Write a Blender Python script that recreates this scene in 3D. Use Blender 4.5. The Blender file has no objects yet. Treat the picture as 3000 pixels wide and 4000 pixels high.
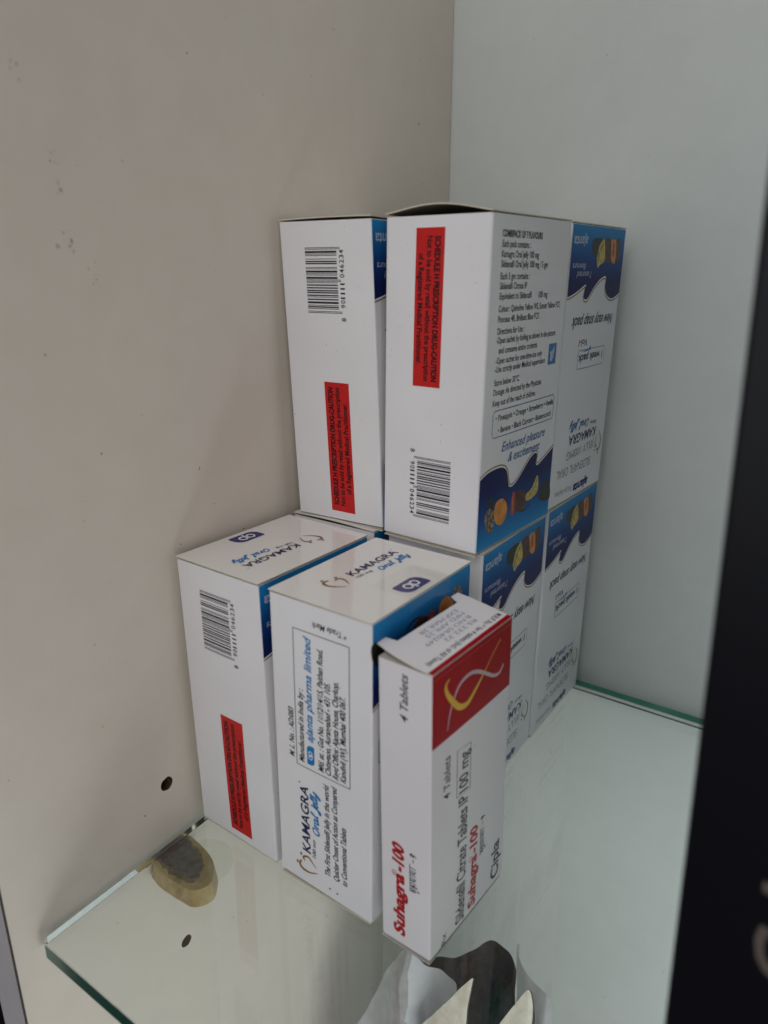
import bpy, bmesh, math, random
from mathutils import Vector, Matrix, noise
R = math.radians
random.seed(7)
S = bpy.context.scene
COL = S.collection

# ---------------------------------------------------------------- camera
cam_d = bpy.data.cameras.new('camera'); cam = bpy.data.objects.new('camera', cam_d); COL.objects.link(cam)
S.camera = cam
cam.location = (0.2113522, -0.3672254, 0.2242607)
yaw, pitch, roll = -0.60540554, -0.31913123, 0.00105463
fw = Vector((math.sin(yaw)*math.cos(pitch), math.cos(yaw)*math.cos(pitch), math.sin(pitch)))
rt = Vector((math.cos(yaw), -math.sin(yaw), 0)); up = rt.cross(fw)
r2 = rt*math.cos(roll) + up*math.sin(roll); u2 = up*math.cos(roll) - rt*math.sin(roll)
cam.rotation_euler = Matrix((r2, u2, -fw)).transposed().to_euler()
cam_d.sensor_fit = 'VERTICAL'; cam_d.sensor_height = 36.0; cam_d.sensor_width = 27.0
cam_d.lens = 36.0*2850.89/4000.0
cam_d.clip_start = 0.01; cam_d.clip_end = 50
cam_d.dof.use_dof = True; cam_d.dof.focus_distance = 0.320; cam_d.dof.aperture_fstop = 9.5

# ---------------------------------------------------------------- light
W = bpy.data.worlds.new('World'); S.world = W; W.use_nodes = True
bg = W.node_tree.nodes['Background']
bg.inputs[0].default_value = (0.85, 0.92, 1.0, 1); bg.inputs[1].default_value = 0.004

def area(name, loc, target, sx, sy, power, color):
    d = bpy.data.lights.new(name, 'AREA'); d.shape = 'RECTANGLE'; d.size = sx; d.size_y = sy
    d.energy = power; d.color = color
    o = bpy.data.objects.new(name, d); COL.objects.link(o)
    o.location = loc
    o.rotation_euler = (Vector(target)-Vector(loc)).to_track_quat('-Z', 'Y').to_euler()
    return o
area('window_light', (-0.20, -1.12, 0.58), (0.07, -0.1, 0.05), 0.9, 1.1, 3.0, (0.91, 0.95, 1.0))
area('ceiling_light', (0.20, -0.78, 1.20), (0.05, -0.05, 0.15), 0.8, 0.9, 5.8, (1.0, 0.96, 0.92))
area('room_light', (0.93, -1.13, 0.20), (0.07, -0.15, 0.05), 0.6, 1.1, 3.7, (1.0, 0.95, 0.91))
area('added_under_shelf_fill', (0.40, -0.32, -0.13), (0.10, -0.02, -0.17), 0.22, 0.08, 0.65, (0.97, 1.0, 0.99))  # added fill lamp out of view, brightens the space beneath the glass

vs = S.view_settings
S.display_settings.display_device = 'sRGB'
vs.view_transform = 'Standard'; vs.look = 'None'; vs.exposure = -0.08; vs.gamma = 1.0; vs.use_curve_mapping = False
S.render.engine = 'CYCLES'
S.cycles.use_denoising = True
S.cycles.max_bounces = 16; S.cycles.transmission_bounces = 14; S.cycles.transparent_max_bounces = 12
S.cycles.caustics_refractive = True; S.cycles.caustics_reflective = False
S.cycles.sample_clamp_indirect = 12.0; S.cycles.blur_glossy = 0.4

# ---------------------------------------------------------------- materials
def srgb(r, g, b):
    f = lambda c: c/12.92 if c <= 0.04045 else ((c+0.055)/1.055)**2.4
    return (f(r/255), f(g/255), f(b/255), 1)
class NT:
    def __init__(s, name):
        s.m = bpy.data.materials.new(name); s.m.use_nodes = True
        s.t = s.m.node_tree; s.b = s.t.nodes['Principled BSDF']; s.out = s.t.nodes['Material Output']
    def n(s, kind, **k):
        x = s.t.nodes.new(kind)
        for a, v in k.items(): setattr(x, a, v)
        return x
    def l(s, a, b): s.t.links.new(a, b)
    def noise(s, scale, detail=4, rough=0.5, coord='Object'):
        tc = s.n('ShaderNodeTexCoord'); nz = s.n('ShaderNodeTexNoise')
        nz.inputs['Scale'].default_value = scale; nz.inputs['Detail'].default_value = detail
        nz.inputs['Roughness'].default_value = rough
        s.l(tc.outputs[coord], nz.inputs['Vector']); return nz.outputs['Fac']
    def ramp(s, fac, stops):
        r = s.n('ShaderNodeValToRGB'); e = r.color_ramp.elements
        e[0].position, e[0].color = stops[0]; e[1].position, e[1].color = stops[-1]
        for p, c in stops[1:-1]:
            q = e.new(p); q.color = c
        s.l(fac, r.inputs[0]); return r.outputs[0]
    def mix(s, fac, a, b, mode='MIX'):
        m = s.n('ShaderNodeMix', data_type='RGBA', blend_type=mode)
        for sock, v in ((m.inputs['Factor'], fac), (m.inputs['A'], a), (m.inputs['B'], b)):
            if hasattr(v, 'links'): s.l(v, sock)
            else: sock.default_value = v
        return m.outputs['Result']
    def bump(s, fac, strength, dist):
        b = s.n('ShaderNodeBump'); b.inputs['Strength'].default_value = strength; b.inputs['Distance'].default_value = dist
        s.l(fac, b.inputs['Height']); s.l(b.outputs[0], s.b.inputs['Normal'])

def plain(name, col, rough=0.5, var=0.06, scale=300, spec=0.25, coat=0.0, metallic=0.0):
    k = NT(name)
    f = k.noise(scale)
    lo = tuple(c*(1-var) for c in col[:3])+(1,); hi = tuple(min(1, c*(1+var)) for c in col[:3])+(1,)
    k.l(k.ramp(f, [(0.3, lo), (0.7, hi)]), k.b.inputs['Base Color'])
    k.b.inputs['Roughness'].default_value = rough; k.b.inputs['Specular IOR Level'].default_value = spec
    k.b.inputs['Coat Weight'].default_value = coat; k.b.inputs['Coat Roughness'].default_value = 0.12
    k.b.inputs['Metallic'].default_value = metallic
    return k.m

def card(name, col, rough, waves=0.25, fibre=0.05, spec=0.22):
    k = NT(name)
    big = k.noise(35, 3); fine = k.noise(2600, 2)
    c = k.ramp(big, [(0.25, tuple(x*0.955 for x in col[:3])+(1,)), (0.75, col)])
    # sparse tiny specks of dust and rubbed ink
    sp = k.noise(900, 1)
    mask = k.ramp(sp, [(0.0, (0.35, 0.34, 0.33, 1)), (0.19, (0.35, 0.34, 0.33, 1)), (0.21, (1, 1, 1, 1))])
    c = k.mix(1.0, c, mask, 'MULTIPLY')
    k.l(c, k.b.inputs['Base Color'])
    k.b.inputs['Roughness'].default_value = rough
    k.b.inputs['Specular IOR Level'].default_value = spec
    a = k.n('ShaderNodeMath', operation='MULTIPLY_ADD'); k.l(big, a.inputs[0]); a.inputs[1].default_value = waves
    m2 = k.n('ShaderNodeMath', operation='MULTIPLY'); k.l(fine, m2.inputs[0]); m2.inputs[1].default_value = fibre
    k.l(m2.outputs[0], a.inputs[2])
    k.bump(a.outputs[0], 0.25, 0.0012)
    return k.m

def panel(name, col, dust, rough=0.45):
    k = NT(name)
    f1 = k.noise(7, 3); f2 = k.noise(60, 5, 0.6)
    c = k.ramp(f1, [(0.25, tuple(x*0.95 for x in col[:3])+(1,)), (0.75, col)])
    c = k.mix(0.06, c, k.ramp(f2, [(0.3, (0.35, 0.33, 0.3, 1)), (0.7, (0.9, 0.9, 0.9, 1))]))
    sp = k.noise(330, 1.5, 0.5)
    mask = k.ramp(sp, [(0.0, dust), (0.205, dust), (0.232, (1, 1, 1, 1))])
    c = k.mix(1.0, c, mask, 'MULTIPLY')
    k.l(c, k.b.inputs['Base Color'])
    k.b.inputs['Roughness'].default_value = rough
    k.b.inputs['Specular IOR Level'].default_value = 0.4
    k.bump(k.noise(900, 3), 0.08, 0.0006)
    return k.m

M = {}
M['card'] = card('white_coated_card', (0.80, 0.80, 0.835, 1), 0.30)
M['card_top'] = card('white_glossy_card', (0.79, 0.775, 0.76, 1), 0.07, 0.05, 0.0, 0.6)
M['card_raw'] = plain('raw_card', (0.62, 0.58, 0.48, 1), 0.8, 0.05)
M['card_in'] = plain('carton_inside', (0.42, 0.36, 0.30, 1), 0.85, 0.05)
M['card_matte'] = card('white_matte_card', (0.78, 0.765, 0.80, 1), 0.48, 0.2, 0.3)
M['card_gray'] = plain('grey_board', (0.42, 0.40, 0.38, 1), 0.8, 0.06)
M['ink'] = plain('black_ink', (0.018, 0.018, 0.024, 1), 0.35, 0.1)
M['ink_soft'] = plain('dark_red_ink', (0.016, 0.005, 0.008, 1), 0.35, 0.1)
M['navy'] = plain('navy_ink', (0.010, 0.011, 0.075, 1), 0.3, 0.1)
M['pillnavy'] = plain('violet_blue_ink', (0.022, 0.014, 0.15, 1), 0.25, 0.1)
M['cyan'] = plain('bright_blue_ink', (0.004, 0.19, 0.48, 1), 0.3, 0.08)
M['teal'] = plain('script_blue_ink', (0.008, 0.12, 0.33, 1), 0.3, 0.08)
M['gold'] = plain('gold_brown_ink', (0.24, 0.13, 0.035, 1), 0.35, 0.2, 900)
M['red'] = plain('caution_red_ink', (0.56, 0.016, 0.016, 1), 0.3, 0.06)
M['crimson'] = plain('crimson_ink', (0.34, 0.003, 0.008, 1), 0.35, 0.06, 300, 0.08)
M['suhared'] = plain('title_red_ink', (0.42, 0.008, 0.014, 1), 0.35, 0.06)
M['white'] = plain('white_ink', (0.78, 0.78, 0.80, 1), 0.3, 0.03)
M['whitegray'] = plain('pale_ink', (0.50, 0.53, 0.62, 1), 0.3, 0.05)
M['yellow'] = plain('yellow_ink', (0.70, 0.42, 0.02, 1), 0.3, 0.06)
M['silver'] = plain('silver_ink', (0.52, 0.40, 0.44, 1), 0.3, 0.08)
M['stamp'] = plain('stamped_grey_ink', (0.19, 0.20, 0.26, 1), 0.5, 0.25, 2500)
M['stampblue'] = plain('stamped_blue_ink', (0.20, 0.25, 0.36, 1), 0.5, 0.3, 2500)
M['greyink'] = plain('charcoal_ink', (0.05, 0.05, 0.06, 1), 0.4, 0.1)
M['f_dark'] = plain('currant_print', (0.012, 0.014, 0.010, 1), 0.3, 0.6, 900)
M['f_brown'] = plain('brown_fruit_print', (0.075, 0.022, 0.016, 1), 0.3, 0.6, 500)
M['f_red'] = plain('red_fruit_print', (0.36, 0.045, 0.035, 1), 0.3, 0.35, 500)
M['f_orange'] = plain('orange_fruit_print', (0.66, 0.25, 0.035, 1), 0.3, 0.25, 300)
M['f_yellow'] = plain('banana_print', (0.55, 0.44, 0.10, 1), 0.3, 0.3, 500)
def pine():
    k = NT('pineapple_print')
    tc = k.n('ShaderNodeTexCoord'); v = k.n('ShaderNodeTexVoronoi'); v.inputs['Scale'].default_value = 900
    k.l(tc.outputs['Object'], v.inputs['Vector'])
    k.l(k.ramp(v.outputs['Distance'], [(0.25, (0.42, 0.30, 0.16, 1)), (0.6, (0.045, 0.022, 0.012, 1))]), k.b.inputs['Base Color'])
    k.b.inputs['Roughness'].default_value = 0.3; return k.m
M['f_pine'] = pine()
def bluegrad():
    k = NT('blue_graduated_ink')
    uv = k.n('ShaderNodeUVMap', uv_map='print'); sx = k.n('ShaderNodeSeparateXYZ'); k.l(uv.outputs[0], sx.inputs[0])
    c = k.ramp(sx.outputs['Y'], [(0.0, (0.010, 0.25, 0.58, 1)), (0.15, (0.008, 0.185, 0.48, 1)), (0.45, (0.005, 0.06, 0.25, 1)), (0.75, (0.006, 0.016, 0.11, 1)), (1.0, (0.006, 0.011, 0.085, 1))])
    k.l(c, k.b.inputs['Base Color']); k.b.inputs['Roughness'].default_value = 0.35; k.b.inputs['Specular IOR Level'].default_value = 0.12
    return k.m
M['blue'] = bluegrad()
M['wall_left'] = panel('cream_laminate', (0.75, 0.69, 0.61, 1), (0.30, 0.27, 0.25, 1))
M['wall_back'] = panel('pale_grey_laminate', (0.65, 0.70, 0.69, 1), (0.40, 0.38, 0.36, 1))
M['edge'] = plain('edge_band_plastic', (0.50, 0.48, 0.50, 1), 0.4, 0.04, 60)
M['seam'] = plain('glue_seam', (0.06, 0.05, 0.045, 1), 0.7, 0.3)
M['hole'] = plain('chipboard', (0.10, 0.055, 0.03, 1), 0.9, 0.4, 900)
def glass():
    k = NT('shelf_glass')
    k.b.inputs['Base Color'].default_value = (1, 1, 1, 1)
    k.b.inputs['Transmission Weight'].default_value = 1; k.b.inputs['Roughness'].default_value = 0.0
    k.b.inputs['IOR'].default_value = 1.5
    va = k.n('ShaderNodeVolumeAbsorption'); va.inputs['Color'].default_value = (0.42, 0.78, 0.70, 1); va.inputs['Density'].default_value = 14.0
    k.l(va.outputs[0], k.out.inputs['Volume'])
    return k.m
M['glass'] = glass()
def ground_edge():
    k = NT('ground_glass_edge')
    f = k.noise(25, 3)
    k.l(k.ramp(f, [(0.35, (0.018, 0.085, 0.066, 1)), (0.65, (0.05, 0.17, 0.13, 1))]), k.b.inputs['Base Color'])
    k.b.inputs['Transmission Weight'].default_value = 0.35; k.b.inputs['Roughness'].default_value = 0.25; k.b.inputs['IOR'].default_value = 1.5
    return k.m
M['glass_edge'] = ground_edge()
def film(name, tint, alpha, rough):
    k = NT(name); k.t.nodes.remove(k.b)
    tr = k.n('ShaderNodeBsdfTransparent'); tr.inputs[0].default_value = tint
    gl = k.n('ShaderNodeBsdfGlossy'); gl.inputs['Roughness'].default_value = rough; gl.inputs[0].default_value = (1, 1, 1, 1)
    lw = k.n('ShaderNodeLayerWeight'); lw.inputs['Blend'].default_value = 0.5
    pw = k.n('ShaderNodeMath', operation='POWER'); k.l(lw.outputs['Facing'], pw.inputs[0]); pw.inputs[1].default_value = 4.0
    ad = k.n('ShaderNodeMath', operation='MULTIPLY_ADD'); k.l(pw.outputs[0], ad.inputs[0]); ad.inputs[1].default_value = 0.45; ad.inputs[2].default_value = 0.025+alpha
    mx = k.n('ShaderNodeMixShader'); k.l(ad.outputs[0], mx.inputs[0]); k.l(tr.outputs[0], mx.inputs[1]); k.l(gl.outputs[0], mx.inputs[2])
    k.l(mx.outputs[0], k.out.inputs['Surface']); return k.m
M['tape'] = film('clear_tape_film', (0.985, 0.985, 0.975, 1), -0.02, 0.1)
M['disc'] = film('clear_vinyl', (0.965, 0.97, 0.94, 1), 0.0, 0.2)
def amber():
    k = NT('amber_plastic')
    f = k.noise(220, 4, 0.6)
    k.l(k.ramp(f, [(0.3, (0.36, 0.25, 0.09, 1)), (0.7, (0.58, 0.43, 0.19, 1))]), k.b.inputs['Base Color'])
    k.b.inputs['Roughness'].default_value = 0.6; k.b.inputs['Specular IOR Level'].default_value = 0.2; k.b.inputs['Transmission Weight'].default_value = 0.15
    k.b.inputs['Subsurface Weight'].default_value = 0.0
    return k.m
M['amber'] = amber()
M['amber_dark'] = plain('stained_amber', (0.17, 0.13, 0.075, 1), 0.5, 0.5, 500)
M['steel'] = plain('tarnished_steel', (0.12, 0.11, 0.10, 1), 0.5, 0.5, 350, metallic=0.4)
def blackgloss():
    k = NT('black_gloss_board')
    k.b.inputs['Base Color'].default_value = (0.006, 0.006, 0.009, 1); k.b.inputs['Roughness'].default_value = 0.35
    k.b.inputs['Specular IOR Level'].default_value = 0.3
    k.bump(k.noise(400, 3), 0.1, 0.0004)
    return k.m
M['black'] = blackgloss()
M['warmwhite'] = plain('warm_white_ink', (0.12, 0.10, 0.09, 1), 0.5, 0.05)
def bagmat(name, a, b, trans):
    k = NT(name)
    k.l(k.ramp(k.noise(120, 5, 0.6), [(0.3, a), (0.7, b)]), k.b.inputs['Base Color'])
    k.b.inputs['Roughness'].default_value = 0.55; k.b.inputs['Specular IOR Level'].default_value = 0.25
    k.bump(k.noise(160, 4), 0.5, 0.002)
    if trans:
        tr = k.n('ShaderNodeBsdfTranslucent'); tr.inputs[0].default_value = b
        mx = k.n('ShaderNodeMixShader'); mx.inputs[0].default_value = trans
        k.l(k.b.outputs[0], mx.inputs[1]); k.l(tr.outputs[0], mx.inputs[2]); k.l(mx.outputs[0], k.out.inputs['Surface'])
    return k.m
M['bag_white'] = bagmat('white_plastic_film', (0.74, 0.77, 0.81, 1), (0.84, 0.86, 0.88, 1), 0.3)
M['bag_grey'] = bagmat('grey_plastic_film', (0.44, 0.44, 0.44, 1), (0.62, 0.63, 0.64, 1), 0.45)
M['bag_cream'] = bagmat('cream_paper', (0.58, 0.54, 0.45, 1), (0.74, 0.70, 0.60, 1), 0)
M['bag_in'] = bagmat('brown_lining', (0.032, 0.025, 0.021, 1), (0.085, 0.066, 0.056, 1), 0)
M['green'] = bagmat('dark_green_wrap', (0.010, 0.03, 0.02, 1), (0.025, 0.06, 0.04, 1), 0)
M['gap_shade_strip'] = plain('painted_gap_shade', (0.055, 0.24, 0.165, 1), 0.3, 0.25, 40)
M['edge_reflection'] = plain('painted_edge_reflection', (0.70, 0.76, 0.76, 1), 0.15, 0.1, 60, 0.5)
M['dust'] = plain('dust', (0.22, 0.21, 0.20, 1), 0.9, 0.2)
M['smudge'] = plain('grey_smudge', (0.48, 0.44, 0.39, 1), 0.6, 0.1)

# ---------------------------------------------------------------- building helpers
def link(o, parent=None, label=None, cat=None, group=None, kind=None):
    COL.objects.link(o)
    if parent: o.parent = parent
    if label: o['label'] = label
    if cat: o['category'] = cat
    if group: o['group'] = group
    if kind: o['kind'] = kind
    return o
def thing(name, loc, rz, label, cat, group=None):
    o = bpy.data.objects.new(name, None); o.empty_display_size = 0.02
    o.location = loc; o.rotation_euler = (0, 0, rz)
    return link(o, None, label, cat, group)

class MB:
    """collects polygons with a material each and links them as one mesh object"""
    def __init__(s): s.v = []; s.f = []; s.mi = []; s.mats = []; s.uv = {}
    def mat(s, name):
        if name not in s.mats: s.mats.append(name)
        return s.mats.index(name)
    def poly(s, pts, mat, uv=None):
        i = len(s.v); s.v += [Vector(p) for p in pts]
        s.f.append(tuple(range(i, i+len(pts)))); s.mi.append(s.mat(mat))
        if uv: s.uv[len(s.f)-1] = uv
    def mesh(s, verts, faces, mat):
        i = len(s.v); s.v += [Vector(p) for p in verts]; k = s.mat(mat)
        for f in faces: s.f.append(tuple(j+i for j in f)); s.mi.append(k)
    def box(s, lo, hi, mat):
        x0, y0, z0 = lo; x1, y1, z1 = hi
        v = [(x0,y0,z0),(x1,y0,z0),(x1,y1,z0),(x0,y1,z0),(x0,y0,z1),(x1,y0,z1),(x1,y1,z1),(x0,y1,z1)]
        s.mesh(v, [(0,3,2,1),(4,5,6,7),(0,1,5,4),(1,2,6,5),(2,3,7,6),(3,0,4,7)], mat)
    def build(s, name, parent=None, xf=None, smooth=False, label=None, cat=None, group=None, kind=None):
        me = bpy.data.meshes.new(name)
        vs = [xf(v) for v in s.v] if xf else s.v
        me.from_pydata(vs, [], s.f)
        for m in s.mats: me.materials.append(M[m])
        me.polygons.foreach_set('material_index', s.mi)
        if s.uv:
            u = me.uv_layers.new(name='print')
            for pi, co in s.uv.items():
                for li, c in zip(me.polygons[pi].loop_indices, co): u.data[li].uv = c
        if smooth: me.polygons.foreach_set('use_smooth', [True]*len(me.polygons))
        me.update(); me.validate()
        if parent and parent.name in BOW: bow_mesh(me, BOW[parent.name])
        elif parent and parent.parent and parent.parent.name in BOW: bow_mesh(me, BOW[parent.parent.name])
        return link(bpy.data.objects.new(name, me), parent, label, cat, group, kind)

# cartons are never dead flat: every panel bellies out a little and the print follows
BOW = {}
def bow_mesh(me, q):
    w, d, h, kx, ky, foot, bx, by = q
    bm = bmesh.new(); bm.from_mesh(me)
    for it in range(5):
        lo = [e for e in bm.edges if e.calc_length() > 0.0075]
        if not lo: break
        bmesh.ops.triangulate(bm, faces=[f for f in bm.faces if len(f.verts) > 4])
        lo = [e for e in bm.edges if e.calc_length() > 0.0075]
        bmesh.ops.subdivide_edges(bm, edges=lo, cuts=1, use_grid_fill=True)
        bmesh.ops.triangulate(bm, faces=[f for f in bm.faces if len(f.verts) > 4])
    for v in bm.verts:
        z = v.co.z-foot; x = v.co.x-kx*z; y = v.co.y-ky*z
        tz = 1-(2*z/h-1)**2
        if tz <= 0: continue
        tx = max(0, 1-(2*x/w)**2); ty = max(0, 1-(2*y/d)**2)
        v.co.x += bx*tz*ty*(2*x/w); v.co.y += by*tz*tx*(2*y/d)
    bm.to_mesh(me); bm.free(); me.update()

# lettering: the built-in font turned into flat polygons
_tc = {}
def glyphs(text, weight=0.0):
    key = (text, weight)
    if key not in _tc:
        cu = bpy.data.curves.new('lettering', 'FONT'); cu.body = text; cu.size = 1.0; cu.resolution_u = 3
        cu.offset = weight
        o = bpy.data.objects.new('lettering', cu); COL.objects.link(o)
        dg = bpy.context.evaluated_depsgraph_get(); dg.update()
        me = bpy.data.meshes.new_from_object(o.evaluated_get(dg))
        _tc[key] = ([v.co.copy() for v in me.vertices], [tuple(p.vertices) for p in me.polygons])
        bpy.data.objects.remove(o); bpy.data.curves.remove(cu); bpy.data.meshes.remove(me)
    return _tc[key]
CAP = max(v.y for v in glyphs('H')[0])

def spline(pts, n=6, closed=False):
    pts = [Vector((p[0], p[1])) for p in pts]; out = []
    N = len(pts)
    for i in range(N if closed else N-1):
        g = lambda k: pts[k % N] if closed else pts[min(max(k, 0), N-1)]
        p0, p1, p2, p3 = g(i-1), g(i), g(i+1), g(i+2)
        for j in range(n):
            t = j/n
            out.append(0.5*((2*p1)+(p2-p0)*t+(2*p0-5*p1+4*p2-p3)*t*t+(3*p1-p0-3*p2+p3)*t**3))
    if not closed: out.append(pts[-1])
    return out

class Face:
    """a printed face: art coordinates in mm (x along the reading direction, y up) on a plane of the box"""
    def __init__(s, origin, ex, ey, xf): s.o = Vector(origin); s.ex = Vector(ex); s.ey = Vector(ey); s.n = s.ex.cross(s.ey); s.xf = xf
    def p(s, x, y, off): return s.xf(s.o + (s.ex*x + s.ey*y)*0.001 + s.n*off*0.001)
class Print:
    def __init__(s, face): s.fc = face; s.mb = MB()
    def poly(s, pts, mat, off=0.06, uv=None): s.mb.poly([s.fc.p(x, y, off) for x, y in pts], mat, uv)
    def rect(s, x0, y0, x1, y1, mat, off=0.06): s.poly([(x0,y0),(x1,y0),(x1,y1),(x0,y1)], mat, off)
    def disc(s, x, y, rx, ry, mat, off=0.07, n=14): s.poly([(x+rx*math.cos(2*math.pi*i/n), y+ry*math.sin(2*math.pi*i/n)) for i in range(n)], mat, off)
    def text(s, string, line, mat, weight=0.0, slant=0.0, off=0.08, hscale=1.0):
        x0, y0, x1, y1, h = line
        v, f = glyphs(string, weight)
        a, b = min(q.x for q in v), max(q.x for q in v)
        L = math.hypot(x1-x0, y1-y0); d = Vector((x1-x0, y1-y0))/L; nn = Vector((-d.y, d.x))
        sx = L/(b-a); sy = h*hscale/CAP
        P0 = Vector((x0, y0)); pts = []
        for q in v:
            yy = q.y*sy; xx = (q.x-a)*sx + slant*yy
            w = P0 + d*xx + nn*yy; pts.append(s.fc.p(w.x, w.y, off))
        s.mb.mesh(pts, f, mat)
    def stroke(s, pts, width, mat, off=0.08, closed=False, n=6, taper=None, smooth=True):
        c = spline(pts, n, closed) if smooth else [Vector(p) for p in pts]
        N = len(c); L = []; Rr = []
        for i in range(N):
            a = c[(i-1) % N] if closed else c[max(i-1, 0)]; b = c[(i+1) % N] if closed else c[min(i+1, N-1)]
            t = b-a; t = t.normalized() if t.length > 1e-9 else Vector((1, 0))
            nn = Vector((-t.y, t.x)); k = i/(N-1)
            w = (taper(k) if taper else 1.0)*width/2
            L.append(c[i]+nn*w); Rr.append(c[i]-nn*w)
        pts3 = [s.fc.p(q.x, q.y, off) for q in L+Rr]
        fs = [(N+i, N+(i+1) % N, (i+1) % N, i) for i in range(N if closed else N-1)]
        s.mb.mesh(pts3, fs, mat)
    def build(s, name, parent, label=None): return s.mb.build(name, parent, label=label)

def rounded_ring(w, d, r, seg=3):
    pts = []
    for cx, cy, a0 in ((w/2-r, -d/2+r, -90), (w/2-r, d/2-r, 0), (-w/2+r, d/2-r, 90), (-w/2+r, -d/2+r, 180)):
        for i in range(seg+1):
            a = R(a0+90*i/seg); pts.append((cx+r*math.cos(a), cy+r*math.sin(a)))
    return pts

# pen strokes of the brush script "Oral Jelly", unit x-height, drawn left to right
ORAL = [ [(.55,1.35),(.15,1.1),(0,.55),(.2,.05),(.6,.0),(.98,.45),(.98,1.05),(.7,1.38),(.5,1.25)],
  [(1.3,.95),(1.45,.9),(1.42,.4),(1.38,.02),(1.5,.5),(1.75,.92),(2.0,.88)],
  [(2.75,.85),(2.4,.95),(2.1,.5),(2.2,.05),(2.5,.1),(2.8,.85),(2.75,.2),(2.95,.05),(3.15,.35)],
  [(3.15,.35),(3.55,1.2),(3.6,1.6),(3.42,1.4),(3.3,.5),(3.4,.05),(3.65,.2)],
  [(5.1,1.35),(4.75,1.4),(4.95,1.3),(4.9,.5),(4.75,-.45),(4.4,-.6),(4.3,-.35),(4.75,-.05),(5.1,.25)],
  [(5.1,.25),(5.5,.6),(5.6,.9),(5.35,.92),(5.2,.5),(5.3,.05),(5.6,.05),(5.85,.4)],
  [(5.85,.4),(6.2,1.2),(6.25,1.6),(6.05,1.4),(5.95,.4),(6.05,.03),(6.35,.3)],
  [(6.35,.3),(6.75,1.2),(6.8,1.6),(6.6,1.4),(6.5,.4),(6.6,.03),(6.9,.4)],
  [(6.95,.95),(7.0,.3),(7.2,.08),(7.5,.5),(7.62,.95),(7.5,.2),(7.25,-.5),(6.95,-.6),(7.05,-.25),(7.7,.3)] ]
DEVA = [ [(0,1),(7.6,1)], [(.1,.75),(.5,.7),(.55,.45),(.2,.4)], [(.2,.4),(.75,.05)], [(.95,1),(.95,0)], [(.5,.45),(.95,.45)], [(.75,-.15),(1.0,-.35),(.7,-.45)],
  [(1.9,1),(1.9,.75),(1.5,.65),(1.6,.45),(2.0,.5),(2.0,.25),(1.6,.15),(1.9,-.2)], [(2.6,1),(2.6,0)],
  [(3.3,1),(3.3,.4),(3.1,.25)], [(3.9,1),(3.9,0)], [(3.3,.35),(3.9,.1)], [(4.7,1),(4.7,0)], [(5.3,1),(5.3,.4),(5.1,.25)], [(5.9,1),(5.9,0)], [(5.3,.35),(5.9,.1)], [(6.7,1),(6.7,0)],
  [(8.2,.45),(9.2,.45)], [(10.4,.15),(9.9,.5),(10.1,.9),(10.45,.7),(10.2,.4),(10.0,-.1)] ]
def script(pr, strokes, line, width, mat, unit_len, slant=0.0, off=0.08):
    x0, y0, x1, y1, h = line
    L = math.hypot(x1-x0, y1-y0); d = Vector((x1-x0, y1-y0))/L; nn = Vector((-d.y, d.x)); P0 = Vector((x0, y0))
    for st in strokes:
        pts = []
        for x, y in st:
            yy = y*h; w = P0 + d*(x*L/unit_len + slant*yy) + nn*yy; pts.append((w.x, w.y))
        pr.stroke(pts, width, mat, off, n=5 if len(pts) > 2 else 1, taper=lambda k: 0.75+0.5*math.sin(math.pi*k))
def ring_stroke(pr, x, y, rx, ry, width, mat, off):
    pr.stroke([(x+rx*math.cos(2*math.pi*i/10), y+ry*math.sin(2*math.pi*i/10)) for i in range(10)], width, mat, off, closed=True, n=3)

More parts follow.
